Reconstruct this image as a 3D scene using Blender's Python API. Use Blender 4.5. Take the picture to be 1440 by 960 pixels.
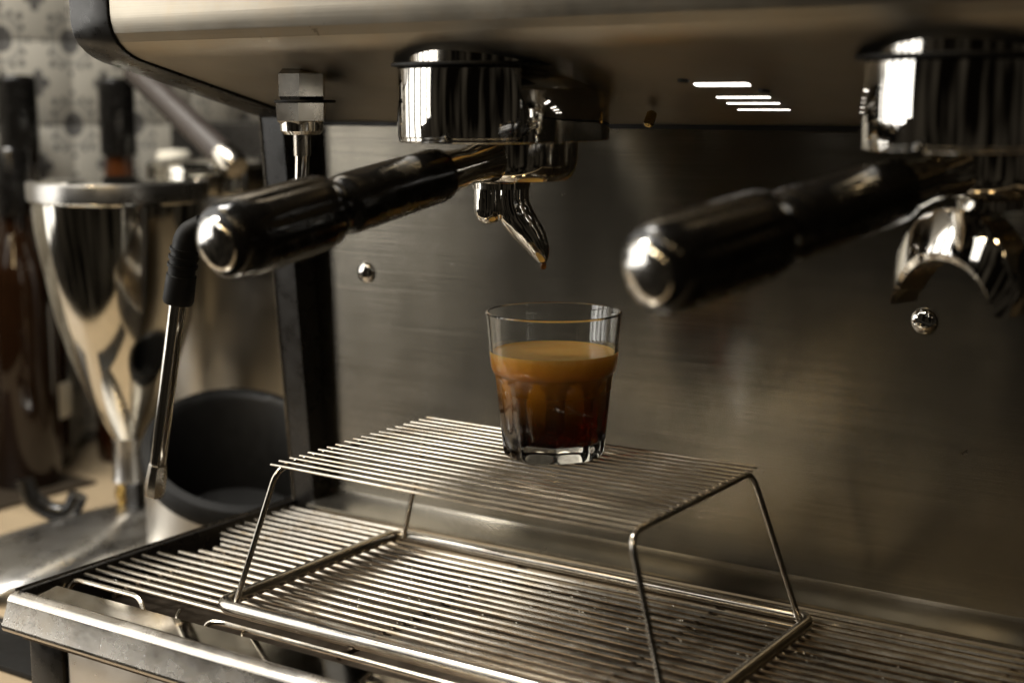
import bpy, bmesh, math, random
from math import sin, cos, pi, radians, sqrt, atan2
from mathutils import Vector, Matrix
random.seed(7)
for o in list(bpy.data.objects): bpy.data.objects.remove(o)
S = bpy.context.scene
COL = S.collection

# ------------------------------------------------------------------ camera
YAW, PITCH = radians(33.5), radians(9.36)
cam = bpy.data.objects.new('camera', bpy.data.cameras.new('camera'))
COL.objects.link(cam); S.camera = cam
cam.location = (.43, -.65, .289)
cam.rotation_euler = (pi/2 - PITCH, 0, YAW)
cam.data.sensor_width = 36; cam.data.lens = 50.9
cam.data.clip_start = .02; cam.data.clip_end = 100
cam.data.dof.use_dof = True
cam.data.dof.focus_distance = .835
cam.data.dof.aperture_fstop = 4.5
# ------------------------------------------------------------------ world: dim warm cafe interior
W = bpy.data.worlds.new('World'); S.world = W; W.use_nodes = True
wn = W.node_tree.nodes; wl = W.node_tree.links
bg = wn['Background']
tc = wn.new('ShaderNodeTexCoord'); nz = wn.new('ShaderNodeTexNoise'); rp = wn.new('ShaderNodeValToRGB')
nz.inputs['Scale'].default_value = 5; nz.inputs['Detail'].default_value = 1.5
rp.color_ramp.elements[0].position = .42; rp.color_ramp.elements[0].color = (.006, .0045, .003, 1)
rp.color_ramp.elements[1].position = .72; rp.color_ramp.elements[1].color = (.15, .125, .09, 1)
mpw = wn.new('ShaderNodeMapping'); mpw.inputs['Scale'].default_value = (1.6, 1.6, .22); wl.new(tc.outputs['Generated'], mpw.inputs['Vector']); wl.new(mpw.outputs['Vector'], nz.inputs['Vector']); wl.new(nz.outputs['Fac'], rp.inputs['Fac']); wl.new(rp.outputs['Color'], bg.inputs['Color'])
bg.inputs['Strength'].default_value = .24
# ------------------------------------------------------------------ lamps: a window with four tall panes, pendant lamps
def area(name, loc, target, sx, sy, power, col):
    L = bpy.data.lights.new(name, 'AREA'); L.shape = 'RECTANGLE'; L.size = sx; L.size_y = sy
    L.energy = power; L.color = col
    o = bpy.data.objects.new(name, L); COL.objects.link(o); o.location = loc
    o.rotation_euler = (Vector(target) - Vector(loc)).to_track_quat('-Z', 'Y').to_euler()
    return o
for y0, y1, zb, pw in ((-1.95, -1.66, .05, 1.1), (-1.52, -1.18, .0, 1.6), (-1.04, -.72, -.12, 1.0), (-.60, -.32, -.12, .85), (-.20, .0, -.12, .7)):
    wd = y1 - y0; zt = 1.9; ht = zt - zb; p = (-1.75, (y0+y1)/2, (zt+zb)/2)
    area('window_pane_light', p, (0, p[1], p[2]), wd, ht, 12.5*wd*ht*pw, (1.0, .965, .90))
area('pendant_light', (.55, -1.25, 1.35), (0, 0, .1), .16, .16, 2.2, (1.0, .72, .38))
area('pendant_light', (1.35, -1.0, 1.25), (.2, 0, .1), .14, .14, .5, (1.0, .72, .38))
area('pendant_light', (-.15, -1.5, 1.45), (0, 0, .1), .20, .20, 4.0, (1.0, .76, .42))
area('ceiling_light', (-.72, -.68, 1.5), (.05, 0, .05), .50, .50, 5, (1.0, .80, .50))
area('high_window_light', (-.95, -2.2, 1.95), (.1, 0, .2), 1.7, .75, 11, (1.0, .95, .86))
area('counter_fill', (-.60, -.20, 1.15), (-.80, .40, .15), .5, .3, 21, (1.0, .97, .91))  # added lamp, brightens the counter background and tiled wall
S.view_settings.view_transform = 'Standard'; S.view_settings.look = 'None'
S.view_settings.exposure = 0; S.view_settings.gamma = 1
S.view_settings.use_curve_mapping = False
S.render.engine = 'CYCLES'
S.cycles.max_bounces = 10; S.cycles.transmission_bounces = 9; S.cycles.glossy_bounces = 5; S.cycles.diffuse_bounces = 2

# ------------------------------------------------------------------ materials
def newmat(name):
    m = bpy.data.materials.new(name); m.use_nodes = True
    return m, m.node_tree.nodes, m.node_tree.links, m.node_tree.nodes['Principled BSDF']
def mix_rgb(n, l, fac, a, b):
    x = n.new('ShaderNodeMix'); x.data_type = 'RGBA'
    for v, s in ((fac, x.inputs[0]), (a, x.inputs[6]), (b, x.inputs[7])):
        if hasattr(v, 'is_linked'): l.new(v, s)
        elif isinstance(v, (int, float)): s.default_value = v
        else: s.default_value = (*v, 1)
    return x.outputs[2]
def noise(n, l, scale, detail=3, stretch=None, coord='Object', rough=.5):
    tc = n.new('ShaderNodeTexCoord'); t = n.new('ShaderNodeTexNoise')
    t.inputs['Scale'].default_value = scale; t.inputs['Detail'].default_value = detail; t.inputs['Roughness'].default_value = rough
    src = tc.outputs[coord]
    if stretch:
        mp = n.new('ShaderNodeMapping'); mp.inputs['Scale'].default_value = stretch
        l.new(src, mp.inputs['Vector']); src = mp.outputs['Vector']
    l.new(src, t.inputs['Vector'])
    return t.outputs['Fac']
def ramp(n, l, src, stops):
    r = n.new('ShaderNodeValToRGB'); e = r.color_ramp.elements
    while len(e) < len(stops): e.new(.5)
    for q, (p, c) in zip(e, stops):
        q.position = p; q.color = (c, c, c, 1) if isinstance(c, (int, float)) else (*c, 1)
    l.new(src, r.inputs['Fac']); return r.outputs['Color']
def steel(name, col, rough=.3, aniso=0, tangent=None, stain=None, stain_amt=.5, brush=None, bump=0, marks=0, rvar=.10, grain=None):
    m, n, l, b = newmat(name)
    b.inputs['Metallic'].default_value = 1
    cl = noise(n, l, 14, 5)
    base = mix_rgb(n, l, ramp(n, l, cl, ((.35, 0.), (.7, 1.))), tuple(c*.86 for c in col), col)
    if stain:
        st = noise(n, l, 55, 6, rough=.65)
        fac = ramp(n, l, st, ((.48, 0.), (.68, stain_amt)))
        base = mix_rgb(n, l, fac, base, stain)
    if marks:
        mk = noise(n, l, 60, 4, rough=.7)
        base = mix_rgb(n, l, ramp(n, l, mk, ((.69, 0.), (.72, marks))), base, (.05, .035, .02))
    if grain:
        g1 = ramp(n, l, noise(n, l, 1, 3, stretch=grain), ((.3, .80), (.7, 1.0)))
        sm = ramp(n, l, noise(n, l, 1, 4, stretch=(26, 26, 5), rough=.6), ((.35, .84), (.68, 1.0)))
        for gg in (g1, sm):
            x = n.new('ShaderNodeMix'); x.data_type = 'RGBA'; x.blend_type = 'MULTIPLY'; x.inputs[0].default_value = 1
            l.new(base, x.inputs[6]); l.new(gg, x.inputs[7]); base = x.outputs[2]
    l.new(base, b.inputs['Base Color'])
    rn = noise(n, l, 30, 6, rough=.65)
    rr = ramp(n, l, rn, ((.3, max(.02, rough-rvar)), (.75, rough+rvar)))
    l.new(rr, b.inputs['Roughness'])
    if aniso:
        b.inputs['Anisotropic'].default_value = aniso
        cx = n.new('ShaderNodeCombineXYZ')
        for i in range(3): cx.inputs[i].default_value = tangent[i]
        l.new(cx.outputs[0], b.inputs['Tangent'])
    if brush:
        bt = noise(n, l, 1, 2, stretch=brush)
        bp = n.new('ShaderNodeBump'); bp.inputs['Strength'].default_value = bump; bp.inputs['Distance'].default_value = .0004
        l.new(bt, bp.inputs['Height']); l.new(bp.outputs[0], b.inputs['Normal'])
    return m
def plain(name, col, rough=.5, metal=0, rvar=.08, scale=40, spec=.5, coat=0):
    m, n, l, b = newmat(name)
    cl = noise(n, l, scale, 4)
    l.new(mix_rgb(n, l, cl, tuple(c*.75 for c in col), tuple(min(1, c*1.2) for c in col)), b.inputs['Base Color'])
    l.new(ramp(n, l, noise(n, l, scale*1.7, 5), ((.3, max(.02, rough-rvar)), (.7, rough+rvar))), b.inputs['Roughness'])
    b.inputs['Metallic'].default_value = metal
    b.inputs['Specular IOR Level'].default_value = spec
    b.inputs['Coat Weight'].default_value = coat
    return m
M = {}
M['panel'] = steel('brushed_splash_steel', (.37, .342, .286), .26, .75, (0, 0, 1), (.40, .35, .28), .12, (6, 6, 1400), .2, rvar=.02, marks=.55, grain=(9, 9, 700))
M['hood'] = steel('brushed_hood_steel', (.40, .36, .295), .35, .5, (0, 0, 1), (.40, .30, .19), .25, (5, 900, 900), .2, marks=.5, rvar=.05)
M['wire'] = steel('grate_wire_steel', (.60, .55, .47), .20, stain=(.34, .24, .12), stain_amt=.55, rvar=.06)
M['rod'] = steel('rack_rod_steel', (.60, .57, .52), .20, stain=(.35, .27, .18), stain_amt=.4)
M['rail'] = steel('tray_rail_steel', (.62, .58, .52), .26, stain=(.42, .34, .24), stain_amt=.4)
M['ledge'] = steel('tray_ledge_steel', (.56, .52, .45), .07, stain=(.32, .24, .15), stain_amt=.5, rvar=.04)
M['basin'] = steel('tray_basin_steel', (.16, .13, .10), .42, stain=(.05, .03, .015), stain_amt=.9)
M['base'] = steel('base_panel_steel', (.62, .58, .52), .36, .5, (0, 0, 1))
M['chrome'] = steel('polished_chrome', (.80, .78, .74), .045, rvar=.03)
M['chrome_worn'] = steel('worn_chrome', (.76, .73, .67), .09, stain=(.35, .28, .2), stain_amt=.35, rvar=.05)
M['satin'] = steel('satin_chrome', (.80, .78, .74), .16, rvar=.03)
M['nut'] = steel('satin_nut_steel', (.42, .39, .34), .24, stain=(.3, .24, .17), stain_amt=.4)
M['brass'] = plain('brass', (.62, .42, .14), .22, 1)
M['bakelite'] = plain('black_bakelite', (.006, .0055, .005), .20, 0, .13, 70, .5)
M['blackplastic'] = plain('black_plastic', (.012, .011, .010), .30, 0, .08, 60)
M['rubber'] = plain('black_rubber', (.0055, .0053, .005), .5, 0, .08, 90, .25)
M['darkvoid'] = plain('dark_interior', (.008, .007, .006), .6)
M['funnel'] = steel('polished_funnel_steel', (.70, .67, .60), .10, rvar=.05)
M['alu'] = steel('cast_aluminium', (.50, .485, .46), .30, rvar=.08)
M['canister'] = steel('canister_steel', (.62, .60, .56), .36)
M['counter'] = plain('beige_counter', (.36, .28, .18), .45, 0, .12, 25)
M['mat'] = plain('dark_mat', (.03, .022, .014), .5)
M['grout'] = plain('grout', (.30, .28, .24), .8)
M['greybrown'] = plain('grey_brown_plastic', (.04, .032, .028), .4)
M['label'] = plain('cream_label', (.66, .62, .52), .6)
def glassmat(name, col=(1, 1, 1), rough=0.0, ior=1.5):
    m, n, l, b = newmat(name)
    b.inputs['Base Color'].default_value = (*col, 1); b.inputs['Roughness'].default_value = rough
    b.inputs['Transmission Weight'].default_value = 1; b.inputs['IOR'].default_value = ior
    return m
M['glass'] = glassmat('clear_glass', (.985, .99, .985), 0.0)
M['amberglass'] = glassmat('amber_glass', (.30, .10, .02), .05)
M['paleglass'] = glassmat('pale_bottle_glass', (.85, .80, .58), .05)
M['water'] = glassmat('water', (1, 1, 1), 0, 1.33)
m, n, l, b = newmat('coffee')
b.inputs['Transmission Weight'].default_value = 1; b.inputs['IOR'].default_value = 1.34; b.inputs['Roughness'].default_value = 0
va = n.new('ShaderNodeVolumeAbsorption'); va.inputs['Color'].default_value = (.86, .62, .0, 1); va.inputs['Density'].default_value = 260
tcx = n.new('ShaderNodeTexCoord'); sp = n.new('ShaderNodeSeparateXYZ'); l.new(tcx.outputs['Object'], sp.inputs[0])
mr = n.new('ShaderNodeMapRange'); mr.inputs['From Min'].default_value = .010; mr.inputs['From Max'].default_value = .0475
l.new(sp.outputs['Z'], mr.inputs['Value'])
tb = n.new('ShaderNodeBsdfPrincipled'); tb.inputs['Roughness'].default_value = .1
l.new(ramp(n, l, mr.outputs[0], ((0., (.010, .0035, .001)), (.3, (.045, .016, .002)), (.65, (.22, .085, .008)), (1., (.52, .21, .02)))), tb.inputs['Base Color'])
ms = n.new('ShaderNodeMixShader'); l.new(ramp(n, l, mr.outputs[0], ((0., .35), (1., .85))), ms.inputs[0])
l.new(b.outputs[0], ms.inputs[1]); l.new(tb.outputs[0], ms.inputs[2]); l.new(ms.outputs[0], n['Material Output'].inputs['Surface'])
l.new(va.outputs[0], n['Material Output'].inputs['Volume']); M['coffee'] = m
m, n, l, b = newmat('crema')
tcx = n.new('ShaderNodeTexCoord'); sp = n.new('ShaderNodeSeparateXYZ'); l.new(tcx.outputs['Object'], sp.inputs[0])
mr = n.new('ShaderNodeMapRange'); mr.inputs['From Min'].default_value = .046; mr.inputs['From Max'].default_value = .0600
l.new(sp.outputs['Z'], mr.inputs['Value'])
add = n.new('ShaderNodeMath'); add.operation = 'MULTIPLY_ADD'; l.new(noise(n, l, 130, 6, rough=.7), add.inputs[0]); add.inputs[1].default_value = .55
l.new(mr.outputs[0], add.inputs[2])
sub = n.new('ShaderNodeMath'); sub.operation = 'SUBTRACT'; l.new(add.outputs[0], sub.inputs[0]); sub.inputs[1].default_value = .275
cr = ramp(n, l, sub.outputs[0], ((0., (.50, .19, .02)), (.35, (.68, .29, .03)), (.75, (.84, .41, .055)), (1., (.92, .58, .17))))
l.new(cr, b.inputs['Base Color']); b.inputs['Roughness'].default_value = .28
b.inputs['Subsurface Weight'].default_value = .25; b.inputs['Subsurface Radius'].default_value = (.006, .002, .0007); b.inputs['Subsurface Scale'].default_value = .6
bp = n.new('ShaderNodeBump'); bp.inputs['Strength'].default_value = .15; bp.inputs['Distance'].default_value = .0005
l.new(noise(n, l, 900, 3), bp.inputs['Height']); l.new(bp.outputs[0], b.inputs['Normal']); M['crema'] = m
m, n, l, b = newmat('work_light_lens')
b.inputs['Base Color'].default_value = (.9, .9, .9, 1); b.inputs['Emission Color'].default_value = (1, .93, .85, 1); b.inputs['Emission Strength'].default_value = 5; M['lens'] = m
m, n, l, b = newmat('coffee_residue')
b.inputs['Base Color'].default_value = (.20, .075, .010, 1); b.inputs['Roughness'].default_value = .05; b.inputs['Transmission Weight'].default_value = .5; b.inputs['IOR'].default_value = 1.34; M['residue'] = m
# patterned cement tile: cream glaze with dark flower, dots and ring
m, n, l, b = newmat('patterned_tile')
tcx = n.new('ShaderNodeTexCoord'); sp = n.new('ShaderNodeSeparateXYZ'); l.new(tcx.outputs['Object'], sp.inputs[0])
def mth(op, a, bb=None, c=None):
    x = n.new('ShaderNodeMath'); x.operation = op
    for i, v in enumerate((a, bb, c)):
        if v is None: continue
        if hasattr(v, 'is_linked'): l.new(v, x.inputs[i])
        else: x.inputs[i].default_value = v
    return x.outputs[0]
TS = .087
u = mth('DIVIDE', mth('ABSOLUTE', sp.outputs['Y']), TS/2); v = mth('DIVIDE', mth('ABSOLUTE', sp.outputs['Z']), TS/2)
def disc(cu, cv, r):
    du = mth('SUBTRACT', u, cu); dv = mth('SUBTRACT', v, cv)
    return mth('LESS_THAN', mth('ADD', mth('MULTIPLY', du, du), mth('MULTIPLY', dv, dv)), r*r)
dark = mth('MAXIMUM', mth('MAXIMUM', disc(0, 0, .17), disc(.20, .0, .13)), disc(.0, .20, .13))
for cu, cv, r in ((.46, .46, .09), (.40, .72, .07), (.72, .40, .07), (1, 1, .30), (1, .24, .06), (.24, 1, .06)):
    dark = mth('MAXIMUM', dark, disc(cu, cv, r))
grey = mth('SUBTRACT', disc(1, 1, .62), disc(1, 1, .42))
c1 = mix_rgb(n, l, mth('MULTIPLY', grey, .55), (.56, .53, .46), (.26, .25, .23))
l.new(mix_rgb(n, l, mth('MULTIPLY', dark, .85), c1, (.06, .06, .065)), b.inputs['Base Color']); b.inputs['Roughness'].default_value = .4
M['tile'] = m

# ------------------------------------------------------------------ mesh helpers
def link(name, me, mat, parent=None, sharp=35, smooth=True):
    if mat is not None: me.materials.append(M[mat])
    if smooth:
        for p in me.polygons: p.use_smooth = True
        me.set_sharp_from_angle(angle=radians(sharp))
    o = bpy.data.objects.new(name, me); COL.objects.link(o)
    if parent is not None: o.parent = parent
    return o
def mesh(name, vs, fs):
    me = bpy.data.meshes.new(name); me.from_pydata([tuple(v) for v in vs], [], fs); me.update()
    bm = bmesh.new(); bm.from_mesh(me); bmesh.ops.recalc_face_normals(bm, faces=bm.faces); bm.to_mesh(me); bm.free()
    return me
def frame(ax):
    ax = Vector(ax).normalized(); h = Vector((0, 0, 1)) if abs(ax.z) < .9 else Vector((1, 0, 0))
    a = ax.cross(h).normalized(); return a, ax.cross(a).normalized(), ax
def lathe_data(prof, origin=(0, 0, 0), axis=(0, 0, 1), seg=48, flute=None, phase=0):
    a, b, c = frame(axis); O = Vector(origin); vs = []; fs = []
    for k, (r, h) in enumerate(prof):
        for i in range(seg):
            t = 2*pi*i/seg + phase; rr = max(r, 1e-5)
            if flute: rr *= flute(t, k, h)
            vs.append(O + a*(rr*cos(t)) + b*(rr*sin(t)) + c*h)
    N = len(prof)
    for k in range(N-1):
        for i in range(seg):
            j = (i+1) % seg; fs.append((k*seg+i, k*seg+j, (k+1)*seg+j, (k+1)*seg+i))
    fs.append(tuple(range(seg))); fs.append(tuple((N-1)*seg+i for i in range(seg)))
    return vs, fs
def lathe(name, prof, mat, parent=None, origin=(0, 0, 0), axis=(0, 0, 1), seg=48, sharp=35, **k):
    return link(name, mesh(name, *lathe_data(prof, origin, axis, seg, **k)), mat, parent, sharp)
def tube_data(path, rad, seg=10, squash=None):
    P = [Vector(p) for p in path]; n = len(P)
    R_ = [rad]*n if isinstance(rad, (int, float)) else rad
    vs = []; fs = []; a = None
    for i in range(n):
        t = (P[min(i+1, n-1)] - P[max(i-1, 0)]).normalized()
        if a is None: a, b, _ = frame(t)
        else:
            a = (a - t*a.dot(t)).normalized(); b = t.cross(a).normalized()
        for k in range(seg):
            q = 2*pi*k/seg; ca, sa = R_[i]*cos(q), R_[i]*sin(q)
            vs.append(P[i] + a*ca + b*sa)
    for i in range(n-1):
        for k in range(seg):
            j = (k+1) % seg; fs.append((i*seg+k, i*seg+j, (i+1)*seg+j, (i+1)*seg+k))
    fs.append(tuple(range(seg))); fs.append(tuple((n-1)*seg+k for k in range(seg)))
    return vs, fs
def rounded_path(pts, r, n=6):
    """polyline with filleted corners"""
    P = [Vector(p) for p in pts]; out = [P[0]]
    for i in range(1, len(P)-1):
        a, b, c = P[i-1], P[i], P[i+1]
        d = min(r, (a-b).length*.49, (c-b).length*.49)
        p0 = b + (a-b).normalized()*d; p1 = b + (c-b).normalized()*d
        for k in range(n+1):
            t = k/n; out.append(p0*(1-t)**2 + b*2*t*(1-t) + p1*t*t)
    out.append(P[-1]); return out
def tube(name, path, rad, mat, parent=None, seg=10, sharp=40):
    return link(name, mesh(name, *tube_data(path, rad, seg)), mat, parent, sharp)
def merge(parts):
    V = []; F = []
    for vs, fs in parts:
        k = len(V); V += list(vs); F += [tuple(i+k for i in f) for f in fs]
    return V, F
def extrude_x(name, prof, x0, x1, mat, parent=None, bevel=0, nx=1, sharp=30):
    vs = []; fs = []; n = len(prof)
    for k in range(nx+1):
        x = x0 + (x1-x0)*k/nx
        vs += [(x, y, z) for y, z in prof]
    for k in range(nx):
        for i in range(n):
            j = (i+1) % n; fs.append((k*n+i, k*n+j, (k+1)*n+j, (k+1)*n+i))
    fs.append(tuple(range(n))); fs.append(tuple(nx*n+i for i in range(n)))
    me = mesh(name, vs, fs)
    if bevel:
        bm = bmesh.new(); bm.from_mesh(me)
        bmesh.ops.bevel(bm, geom=[e for e in bm.edges if len(e.link_faces) == 2 and e.calc_face_angle() > .6], offset=bevel, segments=2, affect='EDGES', profile=.6)
        bm.to_mesh(me); bm.free()
    return link(name, me, mat, parent, sharp)
def box(name, x0, x1, y0, y1, z0, z1, mat, parent=None, bevel=.001):
    return extrude_x(name, [(y0, z0), (y1, z0), (y1, z1), (y0, z1)], x0, x1, mat, parent, bevel)
def prism(name, outline, z0f, z1f, mat, parent=None, sharp=35, bevel=0):
    """vertical prism on a plan outline; z0f/z1f are numbers or functions of (x, y)"""
    f0 = z0f if callable(z0f) else (lambda x, y: z0f); f1 = z1f if callable(z1f) else (lambda x, y: z1f)
    n = len(outline); vs = [(x, y, f0(x, y)) for x, y in outline] + [(x, y, f1(x, y)) for x, y in outline]
    fs = [(i, (i+1) % n, n+(i+1) % n, n+i) for i in range(n)] + [tuple(range(n)), tuple(range(n, 2*n))]
    me = mesh(name, vs, fs)
    if bevel:
        bm = bmesh.new(); bm.from_mesh(me)
        bmesh.ops.bevel(bm, geom=[e for e in bm.edges if e.calc_face_angle(0) > .9], offset=bevel, segments=3, affect='EDGES', profile=.5)
        bm.to_mesh(me); bm.free()
    return link(name, me, mat, parent, sharp)
def thing(name, label, cat, loc=(0, 0, 0), group=None):
    o = bpy.data.objects.new(name, None); COL.objects.link(o); o.location = loc; o.empty_display_size = .02
    o['label'] = label; o['category'] = cat
    if group: o['group'] = group
    return o
def put(o, parent):
    """parent keeping world coordinates of the mesh"""
    o.parent = parent; o.matrix_parent_inverse = Matrix.Translation(-Vector(parent.location)) if parent.parent is None else Matrix.Identity(4)
    return o

# ================================================================== SETTING
CZ = -.09
ct = box('counter', -1.20, .75, -.20, .95, CZ-.04, CZ, 'counter', bevel=.003); ct['kind'] = 'structure'
wall = box('wall', -.905, -.857, -.02, 1.0, CZ, .62, 'grout', bevel=0); wall['kind'] = 'structure'
tile_me = None
for iy in range(11):
    for iz in range(8):
        y = .02 + iy*(TS+.0014); z = CZ + .046 + iz*(TS+.0014)
        if tile_me is None:
            t = box('tile', -.004, .004, -TS/2, TS/2, -TS/2, TS/2, 'tile', bevel=.0006); tile_me = t.data
        else:
            t = bpy.data.objects.new('tile', tile_me); COL.objects.link(t)
        t.parent = wall; t.location = (-.854 + random.uniform(-.0006, .0006), y, z)

# ================================================================== ESPRESSO MACHINE
MX0, MX1 = -.277, .56
mach = thing('espresso_machine', 'steel two-group espresso machine with black end cap, steam wand and drip tray', 'coffee machine')
# hood: sloping underside, crease, rolled front
US = (.2745-.3145)/(.128+.036)                     # slope dz/dy of the underside
def under(y): return .2745 + US*(y-.128)
front = [(-.036, .3145), (-.042, .3168), (-.0475, .3198), (-.0525, .3240), (-.0560, .3290), (-.0578, .3345), (-.0585, .340), (-.0585, .375), (-.056, .400), (-.047, .418)]
prof = [(.128, .2745)] + front + [(.128, .430)]
hood = extrude_x('hood', prof, -.243, MX1, 'hood', mach, sharp=14)
capp = [(.131, .2720), (.099, .2795)] + [(y-.0012, z-.0012) for y, z in front] + [(.131, .432)]
extrude_x('end_cap', capp, -.277, -.2436, 'blackplastic', hood, bevel=.0012, sharp=40)
# work light slots in the hood's underside
n_un = Vector((0, -US, 1)).normalized()
for yc, th in ((.0315, .0056), (.0574, .0028), (.0702, .0021), (.0842, .0017)):
    z = under(yc) - .0006
    vs = []; k = 8
    for s, cx in ((1, .1220-.001), (-1, .0915+.001)):
        for i in range(k+1):
            a = -pi/2 + pi*i/k; vs.append((cx + s*cos(a)*.001, yc + s*sin(a)*th/2))
    o = prism('light_strip', vs, lambda x, y: under(y) - .0002, lambda x, y: under(y) + .001, 'lens', hood)
for sx, sy in ((.0895, .0225), (.1245, .0440)):
    lathe('light_screw', [(0, -.0012), (.0028, -.001), (.0034, .0006), (0, .001)], 'blackplastic', hood, (sx, sy, under(sy)), n_un, 16)
# splash panel leaning forward, with bottom flange
def py(z): return .142 - .06*(z-.007)
sp_prof = [(.1175, .0015), (.126, .0022), (.138, .0055), (py(.009)-.0008, .009), (py(.02), .02), (py(.277)-.0005, .277), (py(.277)+.003, .277), (py(.009)+.004, .006), (.127, -.001), (.1175, -.001)]
panel = extrude_x('splash_panel', sp_prof, -.257, MX1, 'panel', mach, sharp=40)
seam = box('seam_gasket', -.257, MX1, py(.277)-.0045, py(.277)+.002, .2735, .2765, 'darkvoid', panel, 0)
def dome_screw(x, z, slot):
    ax = Vector((0, -1, -.06)).normalized(); r = .0076
    p = [(0, -.001), (r, -.001)] + [(r*cos(t*pi/2/7), .0005 + .0035*sin(t*pi/2/7)) for t in range(8)]
    s = lathe('screw', p, 'chrome', panel, (x, py(z), z), ax, 28)
    a = radians(slot); d = Vector((cos(a), 0, sin(a))); c = Vector((x, py(z)-.0036, z))
    tube('slot', [c - d*.0045, c + d*.0045], .0006, 'darkvoid', s, 6)
dome_screw(-.2095, .1722, 70); dome_screw(.1845, .1705, -20)
# black side post
post = prism('side_post', [(-.277, .0), (-.2575, .0), (-.2575, .02), (-.277, .02)], -.005, .285, 'blackplastic', mach, bevel=0)
for v in post.data.vertices:
    v.co.y += .1265 - .088*(v.co.z+.0015) if v.co.y < .01 else .128 - .06*v.co.z
edge = tube('post_edge', [(-.2772, .1262, .0), (-.2772, .1262-.088*.281, .281)], .0009, 'nut', post, 8)
# drip tray: basin, ledge, front rail
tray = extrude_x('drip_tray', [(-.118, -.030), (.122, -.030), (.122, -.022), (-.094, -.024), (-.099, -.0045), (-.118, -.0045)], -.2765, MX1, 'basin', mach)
ledge = extrude_x('ledge', [(-.1190, -.0040), (-.0975, -.0010), (-.0968, -.0025), (-.0985, -.009), (-.119, -.009)], -.268, MX1, 'ledge', tray, sharp=50)
def arc(cy, cz, r, a0, a1, n): return [(cy + r*cos(radians(a0+(a1-a0)*i/n)), cz + r*sin(radians(a0+(a1-a0)*i/n))) for i in range(n+1)]
rail_prof = arc(-.1225, -.0035, .0035, 30, 110, 4) + [(-.1258, -.0012)] + arc(-.1255, -.0055, .0048, 105, 185, 5) + [(-.1350, -.018)] + arc(-.1322, -.0195, .0030, 180, 270, 4) + [(-.1195, -.0225), (-.1192, -.006)]
rail = extrude_x('front_rail', rail_prof, -.283, MX1, 'rail', tray, sharp=28)
bm = bmesh.new(); bm.from_mesh(rail.data)                     # round the rail's left corner back
for v in bm.verts:
    if v.co.x < -.28: v.co.y += .006; v.co.z -= .0008
ex = [e for e in bm.edges if all(v.co.x < -.28 for v in e.verts)]
bmesh.ops.bevel(bm, geom=ex, offset=.0022, segments=3, affect='EDGES'); bm.to_mesh(rail.data); bm.free()
for p in rail.data.polygons: p.use_smooth = True
side = box('side_wall', -.2785, -.2745, -.117, .127, -.03, .0005, 'blackplastic', tray, .001)
tube('side_rim', [(-.2788, -.119, .0006), (-.2788, .126, .0006)], .0011, 'nut', side, 8)
# base under the tray
box('base_panel', -.2425, MX1, -.1145, .12, CZ+.012, -.026, 'base', mach, .004)
box('base_corner', -.2735, -.2432, -.1165, .12, CZ+.012, -.0262, 'blackplastic', mach, .003)
# group heads
def stadium(cx, y0, y1, r, n=24):
    o = [(cx + r*cos(-pi+pi*i/n), y0 + r*sin(-pi+pi*i/n)) for i in range(n+1)]
    o += [(cx + r*cos(pi*i/n), y1 + r*sin(pi*i/n)) for i in range(n+1)]
    return o
GY, GF, GR = .040, .003, .048
def group_head(gx):
    e = bpy.data.objects.new('group_head', None); COL.objects.link(e); e.parent = mach; e.empty_display_size = .02
    ring = prism('bell_ring', stadium(gx, GF, GY, GR), .268, .2965, 'chrome', e, bevel=.0012)
    # tall front shroud: arc of the front circle cut flat behind
    a0, a1 = radians(-146.4), radians(-33.6); n = 28
    arcp = [(gx + (GR+.0004)*cos(a0+(a1-a0)*i/n), GF + (GR+.0004)*sin(a0+(a1-a0)*i/n)) for i in range(n+1)]
    prism('shroud', arcp, .2700, .3075, 'chrome', e, bevel=.0012)
    # little fillet behind the shroud on both sides
    gas = prism('gasket', stadium(gx, GF-.001, GY-.02, GR+.0028), .3078, .3098, 'rubber', e, bevel=.0007)
    prism('mount_collar', stadium(gx, GF+.002, GY-.02, GR-.004), .3098, lambda x, y: max(.3100, under(y)+.003), 'chrome_worn', e)
    lathe('rear_body', [(.044, .2966), (.0435, .3005), (.040, .3045), (.036, .3078), (.034, .318), (.033, .33)], 'chrome_worn', e, (gx+.003, GY-.012, 0), seg=48)
    lathe('water_boss', [(.0022, .0), (.0030, .001), (.0030, .008), (.002, .009)], 'brass', e, (gx+.060, GY+.040, .2835), (0, -.6, -.8), 8, sharp=20)
    return e
G1, G2 = -.0185, .2415
group_head(G1); group_head(G2)
# steam valve and wand
sv = bpy.data.objects.new('steam_valve', None); COL.objects.link(sv); sv.parent = mach
VX, VY = -.1487, 0.0
lathe('valve_stem', [(.0085, .3), (.0085, .325)], 'nut', sv, (VX+.002, VY, 0), seg=24)
lathe('hex_body', [(.0135, .2905), (.0148, .2925), (.0148, .3055), (.0125, .308), (.0095, .311)], 'nut', sv, (VX+.001, VY, 0), seg=6, phase=.62, sharp=20)
lathe('gasket_ring', [(.006, .2888), (.0178, .2888), (.0182, .2896), (.0178, .2905), (.006, .2905)], 'rubber', sv, (VX+.003, VY, 0), seg=32)
lathe('hex_nut', [(.0130, .2765), (.0155, .2785), (.0160, .2888), (.010, .2889)], 'nut', sv, (VX, VY, 0), seg=6, phase=.62, sharp=20)
lathe('collar_nut', [(.0045, .2700), (.0105, .2705), (.0125, .2725), (.0130, .2790), (.011, .2792)], 'chrome_worn', sv, (VX, VY, 0), seg=40)
wand = bpy.data.objects.new('steam_wand', None); COL.objects.link(wand); wand.parent = mach
tube('stem', [(VX, VY, .2705), (VX, VY, .258)], .0052, 'nut', wand, 16)
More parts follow.
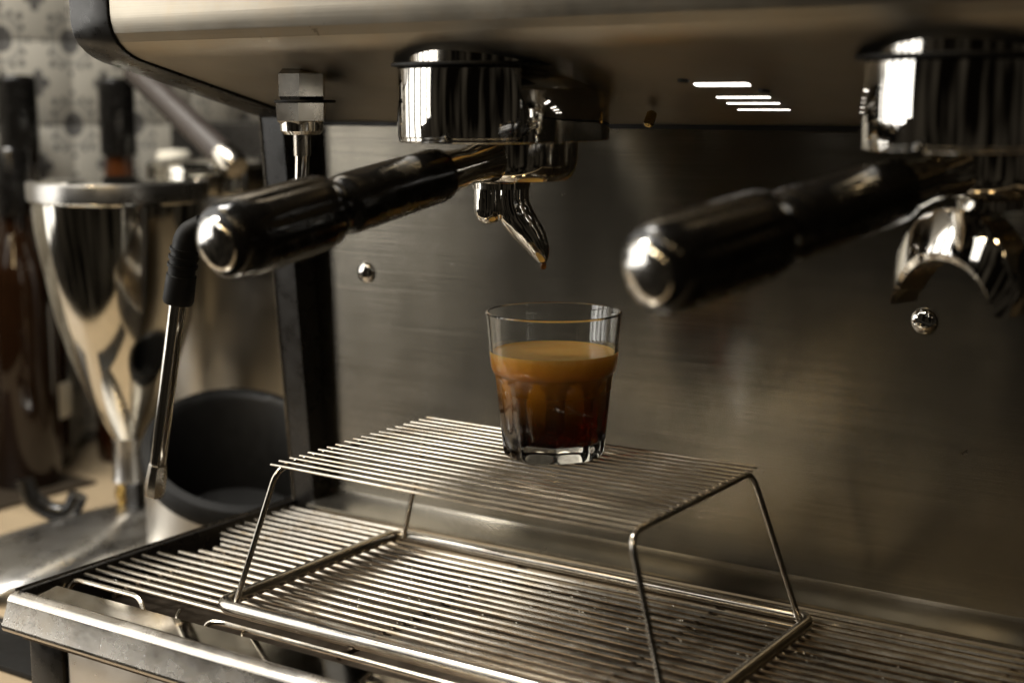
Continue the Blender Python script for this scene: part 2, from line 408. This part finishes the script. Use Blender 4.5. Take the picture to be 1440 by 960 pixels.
pipe = rounded_path([(VX, VY, .2595), (VX-.001, VY-.001, .226), (-.190, -.020, .2155), (-.2163, -.030, .2130), (-.2225, -.030, .178)], .02, 8)
tube('upper_pipe', pipe, .0043, 'chrome_worn', wand, 14)
top, bot = Vector((-.2255, -.030, .1690)), Vector((-.2490, -.030, .0640)); ax = (bot-top).normalized()
gp = rounded_path([(-.2060, -.0262, .2170), (-.2150, -.0295, .2120), (-.2210, -.030, .1900), tuple(top - ax*.0005)], .010, 8)
grip = tube('rubber_grip', gp, [.0062 + .0022*min(1, i/(len(gp)*.45)) for i in range(len(gp))], 'rubber', wand, 20)
for k, (h, r) in enumerate(((.033, .0090), (.028, .0092), (.023, .0094))):
    lathe('rib', [(r-.002, -.0013), (r, -.001), (r, .001), (r-.002, .0013)], 'rubber', grip, top - ax*h, ax, 24)
lathe('sleeve', [(.008, -.0175), (.0092, -.017), (.0096, -.001), (.0088, .001), (.004, .001)], 'rubber', grip, top, ax, 28)
tube('wand_tube', [top, bot], [.0055, .0050], 'chrome_worn', wand, 20)
lathe('nozzle', [(.0050, 0), (.0056, .001), (.0064, .010), (.0066, .018), (.0058, .0225), (.0025, .024)], 'nut', wand, bot, ax, 8, sharp=20)

# ================================================================== DRIP GRATE
grate = thing('drip_grate', 'wet steel wire drip grate lying in the tray under the raised rack', 'drip grate', (.0, .02, -.003))
GWR = .00155
ends = [-.2712, -.2722, -.2727, -.2720, -.2714, -.2712, -.2710, -.2665, -.2566, -.2475, -.2432, -.2458, -.2551, -.2639, -.2665, -.2678, -.2684, -.2680, -.2676, -.2677, -.2682, -.2675]
for i, xe in enumerate(ends):
    y = -.0823 + .00925*i; z = -GWR + random.uniform(-.0003, .0002)
    if i == 0:
        # front wire: interrupted by a finger gap, both ends bent forward and down
        for pts in ([(xe, y, z-.012), (xe-.001, y-.006, z-.010), (xe, y, z), (-.2120, y, z), (-.1960, y-.009, z-.016)],
                    [(-.1470, y-.012, z-.012), (-.1485, y-.0085, z), (-.140, y-.0045, z), (MX1-.02, y-.0045, z)]):
            put(tube('wire', rounded_path(pts, .006, 5), GWR, 'wire', None, 8), grate)
    else:
        jit = random.uniform(-.0007, .0007)
        put(tube('wire', [(xe, y, z-.0004), (xe+.0008, y, z), (.1, y+jit, z+random.uniform(-.0003, .0003)), (MX1-.02, y, z)], [GWR*.75, GWR, GWR, GWR], 'wire', None, 8), grate)
for x in (-.238, -.06, .08, .25, .42):
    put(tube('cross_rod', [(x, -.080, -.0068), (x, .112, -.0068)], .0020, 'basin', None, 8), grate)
for x in (-.180, -.128):
    put(tube('hook', rounded_path([(x, -.081, -.004), (x+.006, -.090, -.005), (x+.016, -.092, -.013)], .004), .0011, 'wire', None, 8), grate)
for x in (-.238, .25, .42):
    put(lathe('foot', [(.003, -.022), (.004, -.020), (.004, -.0075), (.002, -.007)], 'rubber', None, (x, .02, 0), seg=12), grate)

# ================================================================== CUP RACK
rack = thing('cup_rack', 'raised steel wire cup rack on four splayed legs holding the glass', 'rack', (-.0, .005, .0))
RZ = .0910
for i in range(19):
    y = -.0682 + .00809*i; dy = -.0032
    z = RZ - .001 + random.uniform(-.0002, .0002)
    x0 = -.1172 + random.uniform(-.0006, .0006); x1 = .1135 + random.uniform(-.0006, .0006)
    put(tube('wire', [(x0, y, z-.0003), (x0+.0006, y, z), ((x0+x1)/2, y+dy/2+random.uniform(-.0003, .0003), z-.0002), (x1-.0006, y+dy, z), (x1, y+dy, z-.0003)], [.0006, .00088, .00088, .00088, .0006], 'wire', None, 8), rack)
FR = .0039
fz = FR
fx0, fx1, fy0, fy1 = -.1525, .1430, -.0775, .0885
for s, xt, xb in ((-1, -.1145, -.1430), (1, .1105, .1365)):
    u_path = [(xb, -.0735, .0030), (xt, -.0655, RZ-.0040), (xt, .0735, RZ-.0040), (xb, .0850, .0030)]
    d = rounded_path(u_path, .009, 7); mid = len(d)//2
    put(tube('support_rod', d[8-1:mid+1] + d[mid+1:-8+1], .0017, 'rod', None, 10), rack)
    put(tube('leg', d[:8], .0017, 'rod', None, 10), rack)
    put(tube('leg', d[-8:], .0017, 'rod', None, 10), rack)
frp = rounded_path([(0, fy0, fz), (fx0, fy0, fz), (fx0, fy1, fz), (fx1, fy1, fz), (fx1, fy0, fz), (0.0, fy0, fz)], .012, 8)
put(tube('base_frame', frp, FR, 'rod', None, 14), rack)

# ================================================================== GLASS WITH ESPRESSO
GB = Vector((.005, .0348, RZ+.0004))
tumbler = thing('glass_tumbler', 'clear faceted shot glass of espresso standing on the wire rack', 'glass', GB)
NF = 9; ph0 = radians(14)
outer = [(.0262, 0.0), (.0276, .0006), (.0284, .0022), (.0290, .006), (.0302, .018), (.0316, .032), (.0326, .042), (.0331, .0455), (.0338, .0475), (.0349, .0492), (.0356, .0515), (.0362, .057), (.0371, .068), (.0380, .0775), (.0384, .0805)]
lip = [(.0385, .0813), (.0381, .0820), (.0373, .0822), (.0366, .0817)]
inner = [(.0360, .0775), (.0352, .068), (.0343, .057), (.0336, .050), (.0315, .044), (.0306, .032), (.0290, .018), (.0280, .0125), (.0262, .0098), (.022, .0086), (.012, .0082), (.0002, .0081)]
def facet(t, k, h):
    if h > .0505 or h < .0003 or k >= len(outer): return 1.0
    w = 1.0 if h < .044 else max(0, 1-(h-.044)/.0062)
    w *= min(1, h/.004 + .35)
    a = ((t - ph0) % (2*pi/NF)) - pi/NF
    # narrow soft pillars between flat panels
    f = cos(pi/NF)/cos(a); f = min(f, .995)
    return 1 + w*(f/.985 - 1)
vs, fs = lathe_data(outer + lip + inner, (0, 0, 0), (0, 0, 1), 144, flute=facet)
bowl = link('bowl', mesh('bowl', vs, fs), 'glass', tumbler, 22)
cof = thing('espresso', 'dark espresso with orange crema inside the shot glass', 'coffee', GB)
def inner_r(h):
    pts = sorted([(hh, r) for r, hh in inner])
    for (h0, r0), (h1, r1) in zip(pts, pts[1:]):
        if h0 <= h <= h1: return r0 + (r1-r0)*(h-h0)/(h1-h0)
    return pts[-1][1]
OV = .00012
HC = .0478
lp = [(.0002, .0080), (.012, .0081), (.022, .0085)] + [(inner_r(h)+OV, h) for h in (.0098, .0125, .018, .026, .032, .038, .044, HC)] + [(.0002, HC)]
lathe('liquid', lp, 'coffee', cof, seg=96)
cp = [(.0002, HC+.00002)] + [(inner_r(h)+OV, h) for h in (HC+.00002, .050, .053, .056, .0590, .0600)] + [(inner_r(.06)-.0006, .0597), (.030, .0594), (.0002, .0593)]
lathe('crema', cp, 'crema', cof, seg=96)

# ================================================================== PORTAFILTERS
def portafilter(gx, end, label, double):
    t = thing('portafilter', label, 'portafilter', (gx, GY, .250))
    def P(o): return put(o, t)
    body = P(lathe('basket_holder', [(.020, .2455), (.0255, .2460), (.0282, .2485), (.0298, .2525), (.0306, .2560), (.0308, .2678), (.030, .2682)], 'chrome_worn', None, (gx, GY, 0), seg=72))
    c = Vector((gx, GY, .2635)); e = Vector(end); ax = (e-c).normalized(); L = (e-c).length
    P(lathe('neck', [(.0125, .024), (.0125, .030), (.0108, .036), (.0100, .050), (.0112, .060), (.0112, .070)], 'chrome_worn', None, c, ax, 40))
    fl = lambda tt, k, h: 1.0 if not (.153 < h < .200) else 1 - .05*(0.5+0.5*cos(9*tt))**5
    hp = [(.006, .0655), (.0120, .0660), (.0140, .0680), (.0146, .0720), (.0148, .090), (.0153, .115), (.0155, .134), (.0150, .1385), (.0136, .1408), (.0134, .1430), (.0150, .1455), (.0178, .1490), (.0188, .1535), (.0191, .160), (.0192, .170), (.0193, .180), (.0194, .190), (.0195, .1985), (.0192, .2050), (.0180, .2100), (.0166, .2126), (.0150, .2138), (.004, .2142)]
    k = (L-.002)/.2142
    hnd = P(lathe('handle', [(r, h*k) for r, h in hp], 'bakelite', None, c, ax, 120, sharp=50, flute=fl))
    cpf = [(.0137, .2120), (.0137, .2138)] + [(.0135*cos(a*pi/2/8), .2138 + .0060*sin(a*pi/2/8)) for a in range(9)]
    capo = lathe('end_cap', [(r, h*k) for r, h in cpf], 'satin', None, c, ax, 48); capo.parent = hnd
    hz = Vector((ax.x, ax.y, 0)).normalized()
    if not double:
        sx = gx - .0128; sy = GY - .004
        cr = Vector((cos(YAW), sin(YAW), 0))       # the beak swings sideways to the right
        q = lambda a, z: Vector((sx, sy, z)) + cr*a
        P(lathe('spout_nut', [(.013, .2405), (.0162, .2410), (.0165, .2445), (.015, .2460)], 'chrome_worn', None, q(.0, 0), seg=40))
        sp_ = [(.0004, .2205), (.004, .2212), (.0066, .2232), (.0079, .2262), (.0083, .2300), (.0083, .2412)]
        spout = P(lathe('spout', sp_, 'chrome', None, q(-.0072, 0), seg=36))
        path = [q(.006, .2420), q(.0062, .2330), q(.0085, .2260), q(.0135, .2190), q(.0185, .2120), q(.0220, .2050), q(.0236, .2000), q(.0240, .1984)]
        # spoon-shaped beak: wide channel that narrows to a lip
        rr = [.0098, .0098, .0100, .0092, .0078, .0058, .0034, .0012]
        bk = tube('beak', [], [], None) if False else None
        vs, fs = tube_data(rounded_smooth(path, 4), interp(rr, 4), 24)
        P(link('beak', mesh('beak', vs, fs), 'chrome', None, 45))
        P(lathe('coffee_drop', [(.0002, -.0046), (.0011, -.0043), (.0018, -.0032), (.0019, -.0022), (.0014, -.0006), (.0008, .0008)], 'residue', None, path[-1] + Vector((0, 0, .0006)), seg=16))
    else:
        side_ = Vector((-hz.y, hz.x, 0))
        if side_.x < 0: side_ = -side_
        o = c + hz*.022; SC = 1.30
        P(lathe('spout_nut', [(.009, .2395), (.0150, .2400), (.0155, .2440), (.0135, .2460)], 'chrome_worn', None, (gx, GY, 0), seg=40))
        n = 30; V = []; F = []; Dn = 6
        for k_ in range(n+1):
            tt = -1 + 2*k_/n
            # outer and inner arcs of the crescent
            a = tt*radians(100)
            xo = .0262*sin(a); zo = .2115 + .0295*cos(a) if cos(a) > 0 else .2115 + .022*cos(a)*1.4
            b2 = tt*radians(84)
            xi = .0205*sin(b2); zi = .2035 + .0195*cos(b2)
            if abs(tt) > .86:
                w = (abs(tt)-.86)/.14; xm, zm = (xo+xi)/2, (zo+zi)/2 - .0015*w
                xo += (xm-xo)*w*.75; zo += (zm-zo)*w*.75; xi += (xm-xi)*w*.75; zi += (zm-zi)*w*.75
            dep = .0125 - .0035*abs(tt)**2
            rim = .0015
            loop = [(xo, zo, -dep+rim), (xo, zo, dep-rim-.0055), ((xo*.9+xi*.1), (zo*.9+zi*.1), dep-.0055), ((xo*.15+xi*.85), (zo*.15+zi*.85), dep), (xi, zi, dep-rim), (xi, zi, -dep+rim), ((xo*.15+xi*.85), (zo*.15+zi*.85), -dep), ((xo*.9+xi*.1), (zo*.9+zi*.1), -dep)]
            for x_, z_, d_ in loop: V.append(o + side_*x_*SC + hz*d_*1.1 + Vector((0, 0, .2415 + (z_ - .241)*SC - o.z)))
        m_ = 8
        for k_ in range(n):
            for i in range(m_):
                j = (i+1) % m_; F.append((k_*m_+i, k_*m_+j, (k_+1)*m_+j, (k_+1)*m_+i))
        F.append(tuple(range(m_))); F.append(tuple(n*m_+i for i in range(m_)))
        P(link('spout', mesh('spout', V, F), 'chrome', None, 40))
    return t
def rounded_smooth(P, n):
    """Catmull-Rom through the points"""
    out = []; P = [Vector(p) for p in P]
    for i in range(len(P)-1):
        p0, p1, p2, p3 = P[max(i-1, 0)], P[i], P[i+1], P[min(i+2, len(P)-1)]
        for k in range(n):
            t = k/n
            out.append(.5*((2*p1) + (p2-p0)*t + (2*p0-5*p1+4*p2-p3)*t*t + (3*p1-p0-3*p2+p3)*t**3))
    out.append(P[-1]); return out
def interp(R_, n):
    out = []
    for a, b in zip(R_, R_[1:]): out += [a + (b-a)*k/n for k in range(n)]
    return out + [R_[-1]]
portafilter(G1, (-.0502, -.1729, .2244), 'portafilter with black handle and single curved spout above the glass', False)
portafilter(G2, (.1665, -.1602, .2240), 'portafilter with black handle and chrome crescent double spout', True)

# ================================================================== BACKGROUND THINGS ON THE COUNTER
# conical steel hopper on an aluminium stand
gx, gy = -.522, .188
gr = thing('coffee_grinder', 'conical polished steel hopper on aluminium stand with black fork', 'grinder', (gx, gy, CZ))
hop = put(lathe('hopper', [(.0735, .2235), (.0740, .2225), (.0735, .2215), (.0728, .2100), (.0735, .2085), (.0715, .2070), (.0700, .185), (.0665, .160), (.0620, .135), (.0560, .105), (.0470, .075), (.0355, .045), (.0230, .018), (.0145, .004), (.0120, -.002)], 'funnel', None, (gx, gy, 0), seg=64), gr)
lathe('hopper_lid', [(.070, .2236), (.068, .2255), (.03, .2262), (.0005, .2265)], 'funnel', hop, (0, 0, 0), seg=48).location = (0, 0, 0)
hop.children[0].parent = gr; gr.children[-1].location = (0, 0, -CZ)
put(lathe('rim_band', [(.0733, .2095), (.0748, .2100), (.0750, .2225), (.0742, .2242), (.0700, .2245)], 'alu', None, (gx, gy, 0), seg=64), gr)
put(lathe('neck', [(.0165, -.034), (.0150, -.030), (.0140, -.004), (.0150, .004)], 'alu', None, (gx, gy, 0), seg=32), gr)
put(lathe('collar', [(.0085, -.060), (.0085, -.052), (.0105, -.050), (.0105, -.044), (.0085, -.042), (.0095, -.034)], 'brass', None, (gx-.006, gy, 0), seg=20), gr)
put(box('bracket', gx+.004, gx+.020, gy-.012, gy+.012, -.064, -.034, 'blackplastic', None, .002), gr)
# sloping cast base
bv = []; bf = []
def base_pts():
    out = []
    for lv, (sc, z) in enumerate(((1.0, CZ), (1.0, CZ+.010), (.93, CZ+.018), (.62, CZ+.026), (.34, CZ+.031), (.20, CZ+.036))):
        for i in range(40):
            a = 2*pi*i/40; ca, sa = cos(a), sin(a)
            x = .070*math.copysign(abs(ca)**.7, ca)*sc; y = .130*math.copysign(abs(sa)**.7, sa)*sc
            out.append((gx + x + .02*(1-sc), gy - .060 + y + .06*(1-sc)*1.0, z))
    return out
bv = base_pts()
for k in range(5):
    for i in range(40):
        j = (i+1) % 40; bf.append((k*40+i, k*40+j, (k+1)*40+j, (k+1)*40+i))
bf += [tuple(range(40)), tuple(5*40+i for i in range(40))]
put(link('base', mesh('base', bv, bf), 'alu', None, 50), gr)
# black U-shaped portafilter fork in front of the stand
fq = lambda a, z: Vector((-.578, .150, z+.006)) + Vector((.834, .552, 0))*a
fk = rounded_path([fq(-.025, -.040), fq(-.021, -.058), fq(-.002, -.070), fq(.014, -.070), fq(.021, -.054)], .012, 6)
fo = thing('portafilter_fork', 'small black U-shaped fork beside the aluminium grinder stand', 'fork', (-.578, .150, CZ))
put(tube('prongs', fk, .0085, 'bakelite', None, 14), fo)
put(lathe('stalk', [(.012, CZ), (.012, CZ+.004), (.005, CZ+.007), (.005, -.062)], 'bakelite', None, (-.578, .150, 0), seg=20), fo)
# round steel knock box cut at a slant with a thick black rim
kx, ky, kr = -.385, .182, .076
kb = thing('knock_box', 'steel knock box with slanted mouth and thick black rubber rim', 'knock box', (kx, ky, CZ))
vd = Vector((.80, -.60))                               # the mouth faces this way
def mouth(x, y): return .010 - .44*((x-kx)*vd.x + (y-ky)*vd.y)/1.0
ring = [(kx + kr*cos(2*pi*i/56), ky + kr*sin(2*pi*i/56)) for i in range(56)]
V = []; F = []
for x, y in ring: V += [(x, y, CZ), (x, y, mouth(x, y)-.006)]
for i in range(56):
    j = (i+1) % 56; F.append((2*i, 2*j, 2*j+1, 2*i+1))
F.append(tuple(2*i for i in range(56)))
put(link('body', mesh('body', V, F), 'canister', None, 40), kb)
V = []; F = []
for i in range(56):
    a = 2*pi*i/56
    for r, dz in ((kr+.002, -.010), (kr+.0035, -.002), (kr+.001, .004), (kr-.006, .005), (kr-.010, .001), (kr-.012, -.075)):
        x, y = kx+r*cos(a), ky+r*sin(a); V.append((x, y, mouth(x, y)+dz))
for i in range(56):
    j = (i+1) % 56
    for k in range(5): F.append((i*6+k, j*6+k, j*6+k+1, i*6+k+1))
F.append(tuple(i*6+5 for i in range(56)))
put(link('rim', mesh('rim', V, F), 'rubber', None, 40), kb)
# tall steel canister behind the knock box
cx, cy = -.535, .345
cn = thing('steel_canister', 'tall brushed steel canister with chrome lid behind the knock box', 'canister', (cx, cy, CZ))
put(lathe('body', [(.0815, CZ), (.083, CZ+.003), (.083, .205), (.0825, .208)], 'canister', None, (cx, cy, 0), seg=64), cn)
put(lathe('lid', [(.0835, .2083), (.0845, .211), (.0845, .232), (.080, .236), (.03, .240), (.0005, .2405)], 'funnel', None, (cx, cy, 0), seg=64), cn)
put(lathe('latch', [(.005, -.002), (.005, .004), (.003, .006), (.0005, .0065)], 'bakelite', None, (cx-.045, cy-.070, .075), (-.55, -.83, 0), 16), cn)
# slanted grey tube with chrome end leaning over the canister
sl = thing('slanted_tube', 'grey brown tube with chrome tip leaning over the steel canister', 'tube', (-.55, .29, .235))
a, b = Vector((-.6227, .3026, .3181)), Vector((-.4803, .2768, .2389))
put(tube('shaft', [a, b], [.0120, .0120], 'greybrown', None, 18), sl)
put(lathe('tip', [(.011, -.012), (.0128, -.010), (.0130, .008), (.010, .014), (.003, .016)], 'nut', None, b, (b-a), 24), sl)
# black grinder body behind everything
bk = thing('black_grinder', 'dark black grinder body standing behind the slanted tube', 'grinder', (-.62, .52, CZ))
put(box('body', -.74, -.50, .45, .60, CZ, .27, 'blackplastic', None, .012), bk)
put(lathe('hopper', [(.05, .27), (.055, .275), (.072, .34), (.072, .36), (.05, .37)], 'blackplastic', None, (-.60, .525, 0), seg=40), bk)
# bottles
def bottle(x, y, r, h, label, mat, cap, neckh=.06, lab=None, group=None):
    t = thing('bottle', label, 'bottle', (x, y, CZ), group)
    z0 = CZ
    put(lathe('body', [(r*.9, z0), (r, z0+.006), (r, z0+h*.78), (r*.9, z0+h*.86), (r*.45, z0+h*.97), (r*.40, z0+h), (r*.40, z0+h+neckh*.5)], mat, None, (x, y, 0), seg=40), t)
    zc = z0+h+neckh*.2
    put(lathe('cap', [(r*.50, zc), (r*.52, zc+.002), (r*.52, zc+neckh), (r*.44, zc+neckh+.004), (.0005, zc+neckh+.005)], cap, None, (x, y, 0), seg=28), t)
    if lab:
        put(lathe('label', [(r+.0004, z0+h*lab[0]), (r+.0008, z0+h*lab[0]+.001), (r+.0008, z0+h*lab[1]), (r+.0004, z0+h*lab[1]+.001)], 'label', None, (x, y, 0), seg=40), t)
    return t
M['syrup'] = plain('dark_amber_bottle', (.012, .005, .002), .08, 0, .03)
M['syrup2'] = plain('amber_bottle', (.045, .014, .004), .08, 0, .03)
bottle(-.815, .318, .038, .30, 'dark amber syrup bottle with wide black cap beside the tiled wall', 'syrup', 'bakelite', .085, (.18, .30))
bottle(-.752, .258, .033, .26, 'dark bottle with squat black cap in front of the wide-capped bottle', 'syrup', 'bakelite', .06)
bottle(-.760, .400, .036, .31, 'amber syrup bottle with tall black cap and cream collar behind the hopper', 'syrup2', 'bakelite', .075)
bottle(-.700, .420, .034, .29, 'pale clear bottle of yellowish syrup behind the hopper', 'paleglass', 'label', .03, (.2, .6))
bottle(-.720, .490, .032, .30, 'cream labelled clear bottle next to the black grinder', 'paleglass', 'funnel', .035, (.3, .85))
rm = thing('counter_shade_sheet', 'black sheet standing in for shade on the counter beside the machine base', 'mat', (-.40, -.035, CZ))
put(box('sheet', -.56, -.286, -.066, -.006, CZ+.0005, CZ+.005, 'rubber', None, .001), rm)  # black sheet added as the shadow lying on the counter here
# dark mat and strip on the counter
mt = thing('counter_mat', 'thin dark mat lying on the beige counter by the wall', 'mat', (-.74, .16, CZ))
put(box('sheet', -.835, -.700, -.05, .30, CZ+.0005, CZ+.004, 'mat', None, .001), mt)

# ================================================================== WATER DROPLETS
def droplets(name, spots, label):
    parts = []
    for x, y, z, r, nrm in spots:
        parts.append(lathe_data([(r, -r*.1), (r*.92, r*.25), (r*.6, r*.5), (r*.05, r*.6)], (x, y, z), nrm, 7))
    o = link(name, mesh(name, *merge(parts)), 'water', None, 60)
    o['kind'] = 'stuff'; o['label'] = label; o['category'] = 'water'
    return o
sp_ = []
for _ in range(420):
    i = random.randrange(1, 21); sp_.append((random.uniform(-.25, .34), -.0823+.00925*i+random.uniform(-.0008, .0008), -.0002, random.uniform(.0003, .0009), (0, 0, 1)))
droplets('grate_droplets', sp_, 'tiny water droplets scattered over the drip grate wires')
sp_ = []
for _ in range(90):
    x = random.choice((random.gauss(-.262, .010), random.gauss(-.232, .012), random.gauss(-.185, .02), random.uniform(-.27, .1)))
    if x < -.276: continue
    z = random.uniform(-.016, -.007); sp_.append((x, -.1304-(-.006-z)*.385, z, random.uniform(.0002, .0006), (0, -1, .1)))
droplets('rail_droplets', sp_, 'dried water droplets running down the front rail of the tray')
sp_ = []
for _ in range(46):
    x = random.uniform(-.24, .34); z = abs(random.gauss(0, .09)) + .012
    if z < .26: sp_.append((x, py(z), z, random.uniform(.0003, .0009), (0, -1, -.06)))
droplets('panel_droplets', sp_, 'few water specks splashed on the brushed splash panel')
